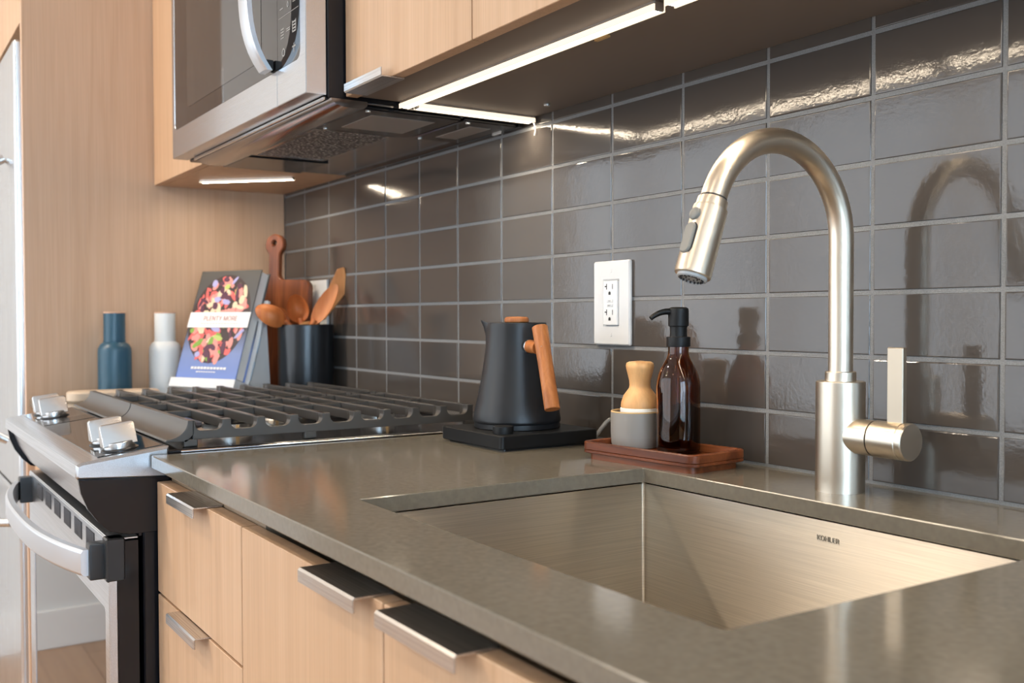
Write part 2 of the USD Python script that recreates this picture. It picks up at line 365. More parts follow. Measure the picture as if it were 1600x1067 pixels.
# ================================================================ cabinets
def tab(par, x0, x1, yf, zt, up=False, m=HANDLE):
    """edge pull over the top of a door whose face is at yf (or under its bottom when up)"""
    s = -1 if up else 1
    yb, yo, t, lip = yf + .019, yf - .018, .0022, .0105
    pr = [(yb, zt), (yb, zt + s * t), (yo + .002, zt + s * t), (yo, zt + s * (t - .002)), (yo, zt - s * lip), (yo + t, zt - s * lip), (yo + t, zt)]
    p = Polygon(pr)
    return part(par, 'handle', profile_x(p, x0, x1, .0005), m, 30, label='satin metal edge pull')
def door(par, x0, x1, z0, z1, yf, name='door', m=OAK, th=.019):
    return part(par, name, bx((x0 + .0013, yf, z0 + .0013), (x1 - .0013, yf + th, z1 - .0013), .0008, 1), m)
YD = -.618
XB = -.5515
bc = thing('base_cabinet', 'oak base cabinet of stacked drawers right next to the range', 'cabinet', (-.37, -.3, 0))
part(bc, 'body', bx((XB, YD + .0205, .1), (-.1855, -.02, .894)), CARCASS, False)
part(bc, 'toe_kick', bx((XB, YD + .08, 0), (-.1855, YD + .095, .1)), BLACKP, False)
for z0, z1, hx in ((.7215, .8775, (-.432, -.312)), (.415, .7205, (-.44, -.312)), (.105, .414, (-.44, -.312))):
    d = door(bc, XB, -.1855, z0, z1, YD, 'drawer')
    tab(d, *hx, YD, z1 - .001)
sc = thing('base_cabinet', 'oak base cabinet with two tall doors under the sink', 'cabinet', (.17, -.3, 0))
part(sc, 'side_panel', bx((-.185, YD + .0205, .1), (-.165, -.02, .89)), CARCASS, False)
part(sc, 'side_panel', bx((.50, YD + .0205, .1), (.52, -.02, .89)), CARCASS, False)
part(sc, 'bottom_panel', bx((-.165, YD + .0205, .1), (.50, -.02, .12)), CARCASS, False)
part(sc, 'back_panel', bx((-.165, -.04, .12), (.5, -.02, .89)), CARCASS, False)
part(sc, 'toe_kick', bx((-.185, YD + .08, 0), (.52, YD + .095, .1)), BLACKP, False)
for x0, x1, hx in ((-.185, .167, (.028, .148)), (.167, .519, (.188, .312))):
    d = door(sc, x0, x1, .105, .8775, YD); tab(d, *hx, YD, .8765)
rc = thing('base_cabinet', 'oak base cabinet at the near end of the counter, right of the sink', 'cabinet', (1.0, -.3, 0))
part(rc, 'body', bx((.521, YD + .0205, .1), (1.5, -.02, .894)), CARCASS, False)
for x0, x1 in ((.521, 1.01), (1.01, 1.5)):
    d = door(rc, x0, x1, .105, .8775, YD); tab(d, x0 + .18, x0 + .31, YD, .8765)
lc = thing('base_cabinet', 'narrow oak base cabinet between the range and the tall panel', 'cabinet', (-1.51, -.3, 0))
part(lc, 'body', bx((XP + .001, YD + .0205, .1), (-1.314, -.02, .893)), CARCASS, False)
d = door(lc, XP + .002, -1.314, .105, .8775, YD); tab(d, -1.6, -1.48, YD, .8765)

tp = part(None, 'oak_panel', bx((XP - .02, -.634, 0), (XP, -.0005, 2.6), .001, 1), OAKS)
info(tp, 'tall pale oak side panel standing between the refrigerator and the range', 'panel')

YU = -.338
uc = thing('wall_cabinet', 'oak wall cabinet with two doors over the counter right of the microwave', 'cabinet', (-.16, -.16, ZU))
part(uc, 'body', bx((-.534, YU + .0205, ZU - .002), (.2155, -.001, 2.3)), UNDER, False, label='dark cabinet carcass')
for x0, x1, hx in ((-.5345, -.1605, (-.5, -.375)), (-.1605, .2155, (.055, .185))):
    d = door(uc, x0, x1, ZU - .006, 2.3, YU); tab(d, *hx, YU, ZU - .005, True)
part(uc, 'shelf_pin', rod((-.42, -.045, ZU - .002), (-.42, -.045, ZU - .006), .005), ALU)
part(uc, 'rail_clip', bx((-.085, -.21, ZU - .005), (-.06, -.205, ZU - .002)), RAW)
uc2 = thing('wall_cabinet', 'oak wall cabinet at the upper right above the faucet', 'cabinet', (.6, -.16, ZU))
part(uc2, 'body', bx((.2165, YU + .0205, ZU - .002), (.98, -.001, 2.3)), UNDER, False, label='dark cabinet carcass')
for x0, x1 in ((.2165, .598), (.598, .98)):
    d = door(uc2, x0, x1, ZU - .006, 2.3, YU); tab(d, x0 + .1, x0 + .22, YU, ZU - .005, True)
uc3 = thing('wall_cabinet', 'narrow oak wall cabinet between the microwave and the tall panel', 'cabinet', (-1.5, -.16, 1.4325))
part(uc3, 'body', bx((XP + .001, YU + .0205, 1.4335), (-1.292, -.001, 2.3)), OAK, False)
door(uc3, XP + .002, -1.292, 1.4325, 2.3, YU)
uc4 = thing('wall_cabinet', 'oak wall cabinet above the microwave', 'cabinet', (-.91, -.16, 1.87))
part(uc4, 'body', bx((-1.2915, YU + .0205, 1.88), (-.5355, -.001, 2.3)), CARCASS, False)
for x0, x1 in ((-1.2915, -.914), (-.914, -.5355)): door(uc4, x0, x1, 1.878, 2.3, YU)
fc = thing('wall_cabinet', 'pale oak cabinet high above the refrigerator', 'cabinet', (-2.2, -.3, 1.80))
part(fc, 'body', bx((-2.65, -.613, 1.80), (XP - .021, -.02, 2.6)), OAK, False)
for x0, x1 in ((-2.65, -2.19), (-2.19, XP - .021)): door(fc, x0, x1, 1.795, 2.6, -.634)

# ---- led light bars
def led_bar(name_label, p, q, w, drop=.008, m=None):
    p, q = np.array(p, float), np.array(q, float); L = np.linalg.norm(q - p); c = (p + q) / 2
    t = thing('led_light_bar', name_label, 'light', tuple(c), math.atan2(q[1] - p[1], q[0] - p[0]))
    for e in (-1, 1): part(t, 'channel_side', bx((-L / 2, e * (w / 2 + .0018), -drop - .0006), (L / 2, e * (w / 2), -.004)), LEDS, False, local=True, label='frosted side of the light bar')
    part(t, 'diffuser', bx((-L / 2 + .004, -w / 2, -drop), (L / 2 - .004, w / 2, -drop + .001)), m or LED, False, local=True)
    part(t, 'channel_back', bx((-L / 2 + .004, -w / 2, -drop + .0012), (L / 2 - .004, w / 2, 0)), ALU, False, local=True)
    for s in (-1, 1): part(t, 'end_cap', bx((s * L / 2, -w / 2 - .001, -drop), (s * (L / 2 - .004), w / 2 + .001, 0), .001, 1), ALU, local=True)
    return t
led_bar('long led light bar running under the wall cabinet right of the microwave', (-.530, -.242, ZU - .002), (.070, -.242, ZU - .002), .0125, .0105)
led_bar('led light bar under the wall cabinet at the upper right edge', (.086, -.242, ZU - .002), (.96, -.242, ZU - .002), .0125, .0105)
lb = led_bar('short led light bar from front to back beside the microwave underside', (-.5185, -.225, ZU - .002), (-.5185, -.006, ZU - .002), .016, .0105)
part(lb, 'wire', tube(spline([(-.519, -.008, ZU - .008), (-.515, -.005, ZU - .014), (-.515, -.004, ZU - .034)], 12), .0011, 8), WHITEP)
led_bar('led light bar under the narrow oak wall cabinet left of the microwave', (-1.545, -.268, 1.4335), (-1.375, -.10, 1.4335), .012, .006, LEDB)

# ================================================================ microwave
mx0, mx1, my, mz = -1.288, -.538, -.40, 1.4395
mw = thing('microwave', 'stainless over-the-range microwave with black glass door and bowed handle', 'microwave', (-.913, -.2, mz))
part(mw, 'body', bx((mx0, -.365, mz - .004), (mx1, -.004, 1.872), .002, 1), BLACKE, label='black sheet metal casing')
fr = sbox(mx0, mz, mx1, 1.872)
gx0, gx1, gz0 = -1.270, -.561, 1.4965
xs = -.6595                                     # split between door and control panel
hole = rrect(gx0, gz0, gx1, 1.85, .014)
part(mw, 'door_frame', profile_y(fr.difference(hole).intersection(sbox(mx0, 0, xs - .0006, 3)), my, -.367, .0012), STEELM, label='stainless door frame')
part(mw, 'control_frame', profile_y(fr.difference(hole).intersection(sbox(xs + .0006, 0, mx1, 3)), my, -.367, .0012), STEELM, label='stainless frame around the control panel')
dg = part(mw, 'door_glass', profile_y(hole.intersection(sbox(gx0, 0, xs - .0006, 3)), my + .001, -.368), BLKGLASS, False, label='black glass door')
part(dg, 'viewing_window', profile_y(rrect(-1.176, 1.528, -.735, 1.82, .01), my + .0004, my + .0012), DOORGLASS, False)
cpn = part(mw, 'control_panel', profile_y(hole.intersection(sbox(xs + .0006, 0, gx1, 3)), my + .001, -.368), BLKGLASS, False, label='black glass control panel')
ux, uz = (1, 0, 0), (0, 0, 1)
pr = []
yk = my + .0008
for i, ch in enumerate('147' + '258' + '369'):
    col, row = i // 3, i % 3
    pr.append(text(ch, .008, (-.640 + .028 * col, yk, 1.655 - .022 * row), ux, uz, .0004, True))
pr.append(text('0', .008, (-.612, yk, 1.589), ux, uz, .0004, True))
def bars(x, z, w, h, n):
    return [bx((x - w / 2, yk - .0003, z - h / 2 + (i + .1) * h / n), (x + w / 2, yk, z - h / 2 + (i + .55) * h / n)) for i in range(n)]
pr += bars(-.640, 1.589, .013, .004, 1) + bars(-.584, 1.589, .015, .005, 2)
pr += bars(-.637, 1.550, .013, .018, 4) + bars(-.611, 1.551, .016, .006, 2) + bars(-.586, 1.550, .015, .019, 4)
pr += [bx((-.594, yk - .0003, 1.541), (-.592, yk, 1.559)), bx((-.580, yk - .0003, 1.541), (-.578, yk, 1.559))]
ring = Point(0, 0).buffer(.0065).difference(Point(0, 0).buffer(.0045))
pr.append(T(profile_y(ring, yk - .0003, yk), (-.632, 0, 1.519)))
pr.append(bx((-.588, yk - .0003, 1.510), (-.586, yk, 1.524))); pr.append(bx((-.594, yk - .0003, 1.518), (-.580, yk, 1.5205)))
info(part(cpn, 'key_print', cat(*pr), PRINT, False, label='small pale numbers and symbols'), kind='stuff')
part(cpn, 'divider', bx((-.652, yk - .0002, 1.5745), (-.568, yk, 1.5753)), PRINT, False)
# bowed handle
zz = np.linspace(1.498, 1.842, 25); s = np.linspace(-1, 1, 25)
yy = my - .016 - .034 * (1 - s ** 4) ; xh = -.684
sec = []
for z, y, e in zip(zz, yy, s):
    hw, th = .0180, .011
    sec.append([(xh - hw, y + th, z), (xh - hw, y + .003, z), (xh - hw + .004, y, z), (xh + hw - .004, y, z), (xh + hw, y + .003, z), (xh + hw, y + th, z)])
v = np.array(sec).reshape(-1, 3); f = []
for i in range(24):
    for j in range(6):
        a, b = i * 6 + j, i * 6 + (j + 1) % 6
        f += [(a, b, b + 6), (a, b + 6, a + 6)]
f += [(0, j + 1, j) for j in range(1, 5)] + [(144, 144 + j, 144 + j + 1) for j in range(1, 5)]
f = [(a, c, b) for a, b, c in f]
hd = part(mw, 'handle', tm(v, f), BARST, 40)
for z in (1.508, 1.832): part(hd, 'standoff', bx((xh - .010, my - .012, z - .008), (xh + .010, my, z + .008), .001, 1), BLACKP)
# underside
part(mw, 'vent_lip', bx((mx0 + .05, my + .030, mz - .007), (mx1 - .006, my + .0335, mz - .001), .001, 1), POLISH)
part(mw, 'shadow_gap', bx((mx0 + .05, my + .0335, mz - .005), (mx1 - .006, my + .040, mz - .001)), BLACKM, False)
sp_ = [(-.362, mz - .004), (-.360, mz - .008), (-.354, mz - .012), (-.342, mz - .0155), (-.322, mz - .016), (-.306, mz - .014), (-.302, mz - .010), (-.302, mz - .004)]
part(mw, 'air_deflector', profile_x(Polygon(sp_), mx0 + .055, mx1 + .004), DARKST, 50, label='curved polished steel deflector')
zu = mz - .004
part(mw, 'bottom_panel', bx((mx0 + .004, -.318, zu - .002), (mx1 - .004, -.008, zu)), DARKST, False, label='polished metal bottom panel')
fi = part(mw, 'grease_filter', bx((-1.085, -.292, zu - .0045), (-.760, -.150, zu - .001), .001, 1), MESHF, label='silver mesh grease filter')
part(fi, 'filter_frame', profile_y(sbox(0, 0, 0.001, .001), 0, .001) if False else ext(sbox(-1.09, -.297, -.755, -.145).difference(sbox(-1.082, -.289, -.763, -.153)), zu - .0055, zu - .001), DARKST, False)
for x0, x1, y0, y1 in ((-.742, -.552, -.300, -.125), (-.742, -.552, -.118, -.016)):
    lp = part(mw, 'light_cover', bx((x0, y0, zu - .0075), (x1, y1, zu - .001), .002, 1), BLACKE, label='black plastic light cover')
    part(lp, 'lens', bx((x0 + .035, y0 + .03, zu - .0082), (x1 - .035, y1 - .03, zu - .0070), .0004, 1), plain(f'lens_{len(used)}', (.30, .27, .25), .25))
    for xx in (x0 + .01, x1 - .01): part(lp, 'screw', rod((xx, y0 + .012, zu - .007), (xx, y0 + .012, zu - .0095), .004, .0006, 12), ALU)
part(mw, 'light_cover', bx((-1.27, -.300, zu - .0075), (-1.105, -.125, zu - .001), .002, 1), BLACKE, label='black plastic light cover')
part(mw, 'back_plate', bx((mx0 + .01, -.012, zu - .006), (mx1 - .012, -.003, zu + .002), .001, 1), BLACKE)
part(mw, 'mounting_clip', bx((-.63, -.016, zu - .010), (-.60, -.011, zu - .004)), ALU)

# ================================================================ worktop and sink
XS0, XS1, YS0, YS1 = -.0764, .4537, -.5277, -.1386
top = sbox(-.545, -.6265, 1.52, -.001).difference(rrect(XS0, YS0, XS1, YS1, .004, 3))
ct = part(None, 'countertop', ext(top, .896, ZC, .0012), COUNTER, 20)
info(ct, 'long dark grey-brown quartz countertop with the sink cutout', 'countertop')
c2 = part(None, 'countertop', ext(sbox(XP + .001, -.6265, -1.311, -.001), .896, ZC, .0012), COUNTER, 20)
info(c2, 'short strip of dark quartz countertop between the range and the tall oak panel', 'countertop')
o = .003
inner = rrect(XS0 - o, YS0 - o, XS1 + o, YS1 + o, .004, 5); outer = inner.buffer(.0015)
sk = thing('kitchen_sink', 'brushed stainless undermount kitchen sink below the faucet', 'sink', (.189, -.333, .66))
part(sk, 'basin_walls', cat(ext(outer.difference(inner), .668, .8955), ext(inner.buffer(.020).difference(inner), .8942, .8957)), SINKM, 30)
part(sk, 'basin_floor', ext(outer, .664, .668), SINKF, False)
part(sk, 'drain', T(lathe([(.0, .0015), (.022, .0015), (.028, .003), (.056, .0035), (.057, .0), (0, 0)], 40), (.189, -.24, .668)), POLISH)
part(sk, 'maker_mark', text('KOHLER', .0052, (.2088, YS1 + o - .0003, .8762), ux, uz, .0005), MARK, False, label='small engraved lettering')

# ---- faucet
fx, fy = .168, -.067
fa = thing('faucet', 'tall champagne nickel gooseneck kitchen faucet with pull-down spray head', 'faucet', (fx, fy, ZC))
part(fa, 'base', lathe([(0, 0), (.0262, 0), (.0262, .1182), (.0256, .1196), (.0244, .1200), (0, .12)], 64), NICKEL, 30, local=True)
part(fa, 'collar', lathe([(0, .1195), (.0165, .1195), (.0165, .1296), (.0157, .1305), (0, .1305)], 48), NICKEL, 30, local=True)
R, zc = .0985, 1.187 - ZC
th = np.radians(np.linspace(0, 160, 60))
path = [(0, 0, z) for z in np.linspace(.13, zc - .004, 10)] + [(0, -R + R * math.cos(a), zc + R * math.sin(a)) for a in th]
part(fa, 'spout', tube(path, .0131, 40), NICKELA, 60, local=True)
e = np.array(path[-1]); dv = np.array([0, -math.sin(th[-1]), math.cos(th[-1])]); dv = np.array([0, -math.sin(math.radians(20)), -math.cos(math.radians(20))])
hd = part(fa, 'spray_head', between(lathe([(0, .0012), (.0142, .0012), (.0150, .002), (.0155, .010), (.0168, .0108), (.0172, .0125), (.0182, .078), (.0178, .0812), (.0168, .082), (0, .082)], 56), e, e + dv), NICKELA, 30, local=True)
part(fa, 'joint_ring', between(lathe([(0, -.001), (.0132, -.001), (.0132, .0014), (0, .0014)], 40), e, e + dv), SLOT, 30, local=True)
nz = between(cat(lathe([(0, .0805), (.0150, .0805), (.0148, .0845), (.013, .0855), (.0125, .0838), (0, .0838)], 40)), e, e + dv)
noz = part(fa, 'spray_face', nz, plain('grey_nozzle', (.42, .44, .45), .4), 30, local=True)
holes = []
for k in range(18):
    a = 2 * PI * k / 18
    holes.append(T(cyl(.0009, .0838, .0862, .0002, 8), (.0112 * math.cos(a), .0112 * math.sin(a), 0)))
for k in range(8):
    a = 2 * PI * k / 8
    holes.append(T(cyl(.0009, .0832, .0846, .0002, 8), (.006 * math.cos(a), .006 * math.sin(a), 0)))
part(noz, 'nozzle', between(cat(*holes), e, e + dv), SLOT, 30, local=True)
# buttons on the outward face
ox = np.array([1., 0, 0]); on = np.cross(ox, dv); on = on if on[1] < 0 else -on
def onhead(m, s, r=.0166):
    """a pad modelled in local (x = around, y = along the head, z = outwards)"""
    Rm = np.eye(4); Rm[:3, 0] = ox if np.cross(ox, dv) @ on > 0 else -ox; Rm[:3, 1] = dv; Rm[:3, 2] = on; Rm[:3, 3] = e + dv * s + on * r
    m = m.copy(); m.apply_transform(Rm); return m
part(hd, 'round_button', onhead(lathe([(0, -.006), (.0068, -.006), (.0068, .0018), (.0058, .0032), (.003, .0038), (0, .004)], 32), .0235), GREYBTN, 45, local=True) if False else part(fa, 'round_button', onhead(lathe([(0, -.006), (.0066, -.006), (.0066, .0018), (.0058, .0030), (.003, .0037), (0, .0039)], 32), .0235), GREYBTN, 45, local=True)
pill = rrect(-.0068, -.016, .0068, .016, .0066, 10)
pm = ext(pill, -.006, .0034, .0012); pm.vertices[:, 2] -= np.where(pm.vertices[:, 2] > 0, np.exp(-(pm.vertices[:, 1] / .004) ** 2) * .0010, 0)
part(fa, 'toggle_button', onhead(pm, .0487), GREYBTN, 40, local=True)
part(fa, 'button_bezel', onhead(ext(pill.buffer(.0009), -.006, .0008, .0003), .0487), SLOT, 30, local=True)
# side handle
zh = .0615
hb = between(lathe([(0, 0), (.0190, 0), (.0190, .0450), (0, .0450)], 48), (.0, 0, zh), (1, 0, zh))
part(fa, 'handle_stem', hb, NICKELA, 30, local=True)
part(fa, 'handle_gap', between(lathe([(0, .0448), (.0178, .0448), (.0178, .0470), (0, .0470)], 40), (0, 0, zh), (1, 0, zh)), SLOT, 30, local=True)
part(fa, 'handle_cap', between(lathe([(0, .0468), (.0192, .0468), (.0196, .0476), (.0196, .0800), (.0188, .0806), (.0188, .0816), (.0196, .0824), (.0196, .0872), (.0184, .0885), (0, .0885)], 48), (0, 0, zh), (1, 0, zh)), NICKELA, 30, local=True)
lv = cat(bx((.0615, -.0035, zh + .012), (.0805, .0035, zh + .0965), .0008, 1))
lv.vertices[:, 0] += np.where(lv.vertices[:, 2] < zh + .02, 0, 0)
part(fa, 'lever', lv, LEVER, 30, local=True)

# ================================================================ range
rx0, rx1 = -1.310, -.5535
ra = thing('range', 'stainless slide-in gas range with black grates and a front control deck', 'stove', ((rx0 + rx1) / 2, -.33, 0))
part(ra, 'body', bx((rx0 + .004, -.635, .06), (rx1 - .008, -.01, .905), .003, 1), BLACKE, label='black side panels')
part(ra, 'cooktop', cat(bx((rx0 + .002, -.605, .905), (rx1 - .002, -.006, .9185), .002, 1)), BLACKE, label='black enamel cooktop')
for x in (rx1 - .006, rx0 - .004): part(ra, 'side_trim', bx((x, -.585, .914), (x + .010, -.012, .9172), .001, 1), POLISH)
part(ra, 'back_trim', bx((rx0, -.05, .9185), (rx1, -.004, .928), .003), STEEL)
# control deck: sloping panel with a heavy stainless surround
dk = Polygon([(-.600, .9245), (-.700, .9115), (-.7150, .9095), (-.7225, .9065), (-.7235, .890), (-.7195, .8865), (-.600, .8800)])
part(ra, 'control_deck', profile_x(dk, rx0, rx1, .0035), STEEL, 40, label='stainless control deck with rounded corners')
sl = (.9245 - .9115) / .1
def deck(x0, x1, y0, y1, h0, h1, m, name, par=ra, label=None, r=.0006):
    z = lambda y: .9245 + sl * (y + .600)
    p = Polygon([(y0, z(y0) + h0), (y1, z(y1) + h0), (y1, z(y1) + h1), (y0, z(y0) + h1)])
    return part(par, name, profile_x(p, x0, x1, r), m, 30, label=label)
deck(rx0 + .020, rx1 - .018, -.692, -.604, -.002, .0012, BLKGLASS, 'deck_panel', label='dark mirror finish deck panel')
deck(-1.115, -1.045, -.690, -.606, -.0016, .0017, BLACKE, 'touch_panel', label='black touch control strip')
ang = math.atan(sl)
for x in (-1.245, -1.165, -.690, -.608):
    y = -.655; z = .9245 + sl * (y + .6)
    k = cat(cyl(.021, .0015, .013, .002, 36))
    kb = part(ra, 'knob', T(k, (x, y, z), rx=ang), SATIN, 35, label='polished steel control knob')
    part(kb, 'knob_skirt', T(lathe([(0, 0), (.0255, 0), (.0255, .0022), (.022, .004), (0, .004)], 36), (x, y, z), rx=ang), BLACKP, 35)
    bl = Polygon([(-.0235, .008), (.0235, .008), (.0235, .036), (.0205, .0385), (-.0205, .0385), (-.0235, .036)])
    bl = profile_x(bl, -.005, .005, .0012)
    w = bl.vertices[:, 2]; bl.vertices[:, 0] *= np.interp(w, [.008, .018, .0385], [3.0, 1.15, .95])
    part(kb, 'knob_blade', T(bl, (x, y, z), rx=ang), SATIN, 35)
# side brackets under the deck
br = [(-.7195, .8865), (-.7165, .868), (-.708, .846), (-.694, .826), (-.680, .8125), (-.655, .806), (-.60, .806), (-.60, .8820)]
for x0, x1 in ((rx1 - .012, rx1 - .001), (rx0 + .001, rx0 + .012)):
    part(ra, 'side_bracket', profile_x(Polygon(br), x0, x1, .0008), BLACKE, 40, label='curved black bracket under the deck')
part(ra, 'apron', profile_x(Polygon([(-.712, .884), (-.700, .852), (-.682, .822), (-.672, .822), (-.690, .854), (-.700, .884)]), rx0 + .012, rx1 - .012), STEEL, 40)
part(ra, 'back_apron', bx((rx0 + .012, -.64, .80), (rx1 - .012, -.636, .88)), BLACKE, False)
# oven door
yd = -.682
fr = sbox(rx0 + .004, .16, rx1 - .004, .800).difference(rrect(rx0 + .055, .26, rx1 - .030, .700, .008))
od = part(ra, 'oven_door', profile_y(fr, yd, yd + .012, .0015), STEEL, label='stainless oven door frame')
part(od, 'door_glass', bx((rx0 + .052, yd + .002, .255), (rx1 - .027, yd + .010, .705)), BLKGLASS, False, label='dark mirror glass oven window')
part(od, 'door_core', bx((rx0 + .008, yd + .0125, .165), (rx1 - .007, yd + .040, .796)), BLACKE, False)
dt = part(od, 'door_top', bx((rx0 + .006, yd + .001, .7985), (rx1 - .006, yd + .040, .802), .001, 1), STEEL, label='steel strip along the top of the oven door')
for i in range(6):
    xa = rx0 + .115 + i * .096
    vm = bx((xa, yd - .0006, .766), (xa + .062, yd + .002, .793))
    vt = part(dt, 'vent', vm, SLOT, False, label='dark louvred vent')
    part(vt, 'louvre', cat(*[bx((xa + .004 + .0058 * q, yd - .0012, .767), (xa + .0062 + .0058 * q, yd - .0004, .792)) for q in range(10)]), plain('louvre_grey_%d' % i, (.12, .12, .13), .5), False)
# bowed flat handle
u = np.linspace(-1, 1, 41); hx = (rx0 + rx1) / 2 + .352 * u
yo = yd - .030 - .040 * (1 - np.abs(u) ** 2.6)
hz0, hz1, th_ = .750, .786, .011
sec = []
for x, y in zip(hx, yo):
    sec.append([(x, y, hz0 + .002), (x, y - .0015, hz0 + .005), (x, y - .0015, hz1 - .005), (x, y, hz1 - .002), (x, y + .002, hz1), (x, y + th_, hz1), (x, y + th_, hz0), (x, y + .002, hz0)])
v = np.array(sec).reshape(-1, 3); f = []
for i in range(len(u) - 1):
    for j in range(8):
        a, b = i * 8 + j, i * 8 + (j + 1) % 8
        f += [(a, b + 8, b), (a, a + 8, b + 8)]
k = (len(u) - 1) * 8
f += [(0, j, j + 1) for j in range(1, 7)] + [(k, k + j + 1, k + j) for j in range(1, 7)]
oh = tm(v, f); oh.fix_normals()
hh = part(od, 'handle', oh, BARST, 40, label='bowed flat stainless handle')
for x0, x1 in ((rx1 - .045, rx1 - .018), (rx0 + .018, rx0 + .045)):
    part(od, 'handle_bracket', bx((x0, yd - .022, .744), (x1, yd + .002, .794), .003), BLACKP, label='black end bracket of the oven handle')
part(od, 'end_cap', bx((rx1 - .030, yd - .003, .742), (rx1 - .003, yd + .022, .802), .002, 1), BLACKP)
part(ra, 'drawer_front', bx((rx0 + .004, yd + .006, .065), (rx1 - .004, yd + .03, .155), .003), STEEL)
# burners
for x, y, r in ((-.74, -.46, .040), (-.74, -.19, .030), (-.93, -.33, .048), (-1.13, -.46, .034), (-1.13, -.19, .030)):
    b = part(ra, 'burner', T(lathe([(0, .9185), (r * 1.25, .9185), (r * 1.2, .924), (r, .926), (r, .933), (0, .933)], 32), (x, y, 0)), ALU, label='cast aluminium gas burner')
    part(b, 'burner_cap', T(lathe([(0, .933), (r * .92, .933), (r * .95, .936), (r * .88, .940), (0, .9405)], 32), (x, y, 0)), BLACKM)
    part(b, 'igniter', rod((x + r * 1.35, y, .9185), (x + r * 1.35, y, .934), .003, .0005, 10), RAW)
# grates
GT = .9565
ys = np.linspace(-.565, -.097, 10)
def end_block(g, s_):
    """the side rail of a grate with the bars' ends flowing into it; s_ = -1 when the bars come from the left"""
    x0, x1 = sorted((g, g + s_ * .030))
    m = mf(bx((x0, ys[0] + .0030, GT - .0275), (x1, ys[-1] + .0045, GT)))
    lo = [ys[0] - .05] + [y + .0042 for y in ys]; hi = [y - .0042 for y in ys] + [ys[-1] + .05]
    for i, (a_, b_) in enumerate(zip(lo, hi)):
        if i == 0 or i == len(ys): continue
        xa, xb = sorted((g + s_ * .0085, g + s_ * .12))
        pk = mf(ext(rrect(xa, a_, xb, b_, .014, 6), GT - .05, GT + .02)); sc = mf(profile_x(rrect(a_ + .002, GT - .0155, b_ - .002, GT + .05, .010, 6), x0 - .01, x1 + .01))
        m = m - pk - sc
    return fm(m)
for g0, g1 in ((rx0 + .018, -.934), (-.928, rx1 - .018)):
    gr = part(ra, 'grate', end_block(g1, -1), IRON, 30, label='black cast iron grate over the burners')
    part(gr, 'side_rail', end_block(g0, 1), IRON, 30)
    for i, y in enumerate(ys):
        if i == 0:
            # front rail: a wide scooped plate
            a = np.linspace(0, PI / 2, 9)
            face = [(y - .034 + .030 * math.sin(t), GT - .026 + .026 * (1 - math.cos(t))) for t in a]
            pl = [(y + .004, GT), (y - .004, GT)] + [(p[0], p[1]) for p in face[::-1]] + [(y - .036, GT - .029), (y - .006, GT - .030), (y + .004, GT - .020)]
            part(gr, 'front_rail', profile_x(Polygon(pl).buffer(0), g0, g1), IRON, 30)
            continue
        tz = Polygon([(y - .0042, GT), (y + .0042, GT), (y + .0026, GT - .015), (y - .0026, GT - .015)]).buffer(-.001).buffer(.001, 4)
        part(gr, 'grate_bar', profile_x(tz, g0 + .012, g1 - .012, .0008), IRON, 40)
    xm = (g0 + g1) / 2
    jx = g0 + .03 if g0 > -1 else g1 - .03
    for x in (xm, jx):
        for i in range(9):
            part(gr, 'cross_rib', bx((x - .0033, ys[i] + .002, GT - .012), (x + .0033, ys[i + 1] - .002, GT - .001), .001, 1), IRON)
    for x in (g0 + .0055, g1 - .0055):
        for y in (ys[0], (ys[3] + ys[4]) / 2 , ys[-1]):
            part(gr, 'foot', bx((x - .0055, y - .010, .9187), (x + .0055, y + .010, GT - .0265), .001, 1), IRON)

# ================================================================ refrigerator
fg = thing('refrigerator', 'stainless refrigerator at the far left beyond the tall oak panel', 'refrigerator', (-2.2, -.3, 0))
part(fg, 'body', bx((-2.635, -.600, .02), (-1.735, -.03, 1.755), .004), plain('fridge_side', (.16, .16, .165), .4))
for z0, z1, n_, hz in ((.69, 1.76, 'door', None), (.05, .682, 'freezer_drawer', None)):
    d = part(fg, n_, bx((-2.637, -.648, z0), (-1.733, -.603, z1), .009, 4), STEELV)
    if n_ == 'door':
        part(d, 'handle', cat(tube(spline([(-1.90, -.652, .80), (-1.90, -.700, .84), (-1.90, -.706, 1.05), (-1.90, -.706, 1.25), (-1.90, -.700, 1.46), (-1.90, -.652, 1.50)], 50), .011, 14)), STEELV, 60)
    else:
        part(d, 'handle', tube(spline([(-2.50, -.652, .60), (-2.46, -.700, .60), (-2.2, -.704, .60), (-1.9, -.700, .60), (-1.86, -.652, .60)], 40), .011, 14), STEELV, 60)

# ================================================================ things on the left counter
ZL = ZC
def grinder(x, y, m, label):
    t = thing('grinder', label, 'grinder', (x, y, ZL), group='bottle shaped grinders on the left counter strip')
    r = .0385
    part(t, 'bottle', lathe([(0, 0), (r - .004, 0), (r - .001, .001), (r, .004), (r, .050), (r - .0004, .0505), (r - .0004, .0515), (r, .052), (r, .108), (r - .001, .118), (r - .006, .127), (r - .013, .1325), (.0258, .136), (0, .136)], 48), m, 40, local=True)
    part(t, 'neck', lathe([(0, .1355), (.0252, .1355), (.0248, .1375), (.0248, .2015), (0, .2015)], 40), m, 40, local=True)
    part(t, 'lid', lathe([(0, .2012), (.0245, .2012), (.0250, .202), (.0250, .2040), (.0240, .205), (0, .205)], 40), COPPER, 40, local=True, label='copper coloured lid')
grinder(-1.650, -.447, NAVY, 'slate blue bottle shaped grinder with a copper lid')
grinder(-1.662, -.326, PALE, 'pale white bottle shaped grinder between the blue one and the cookbook')
sb = part(None, 'serving_board', T(ext(rrect(-.036, -.1, .036, .1, .03, 8), 0, .024, .004), (-1.555, -.470, ZC), rz=-.12), STONE, 40)
info(sb, 'low pale beige stoneware slab lying in front of the grinders', 'board')

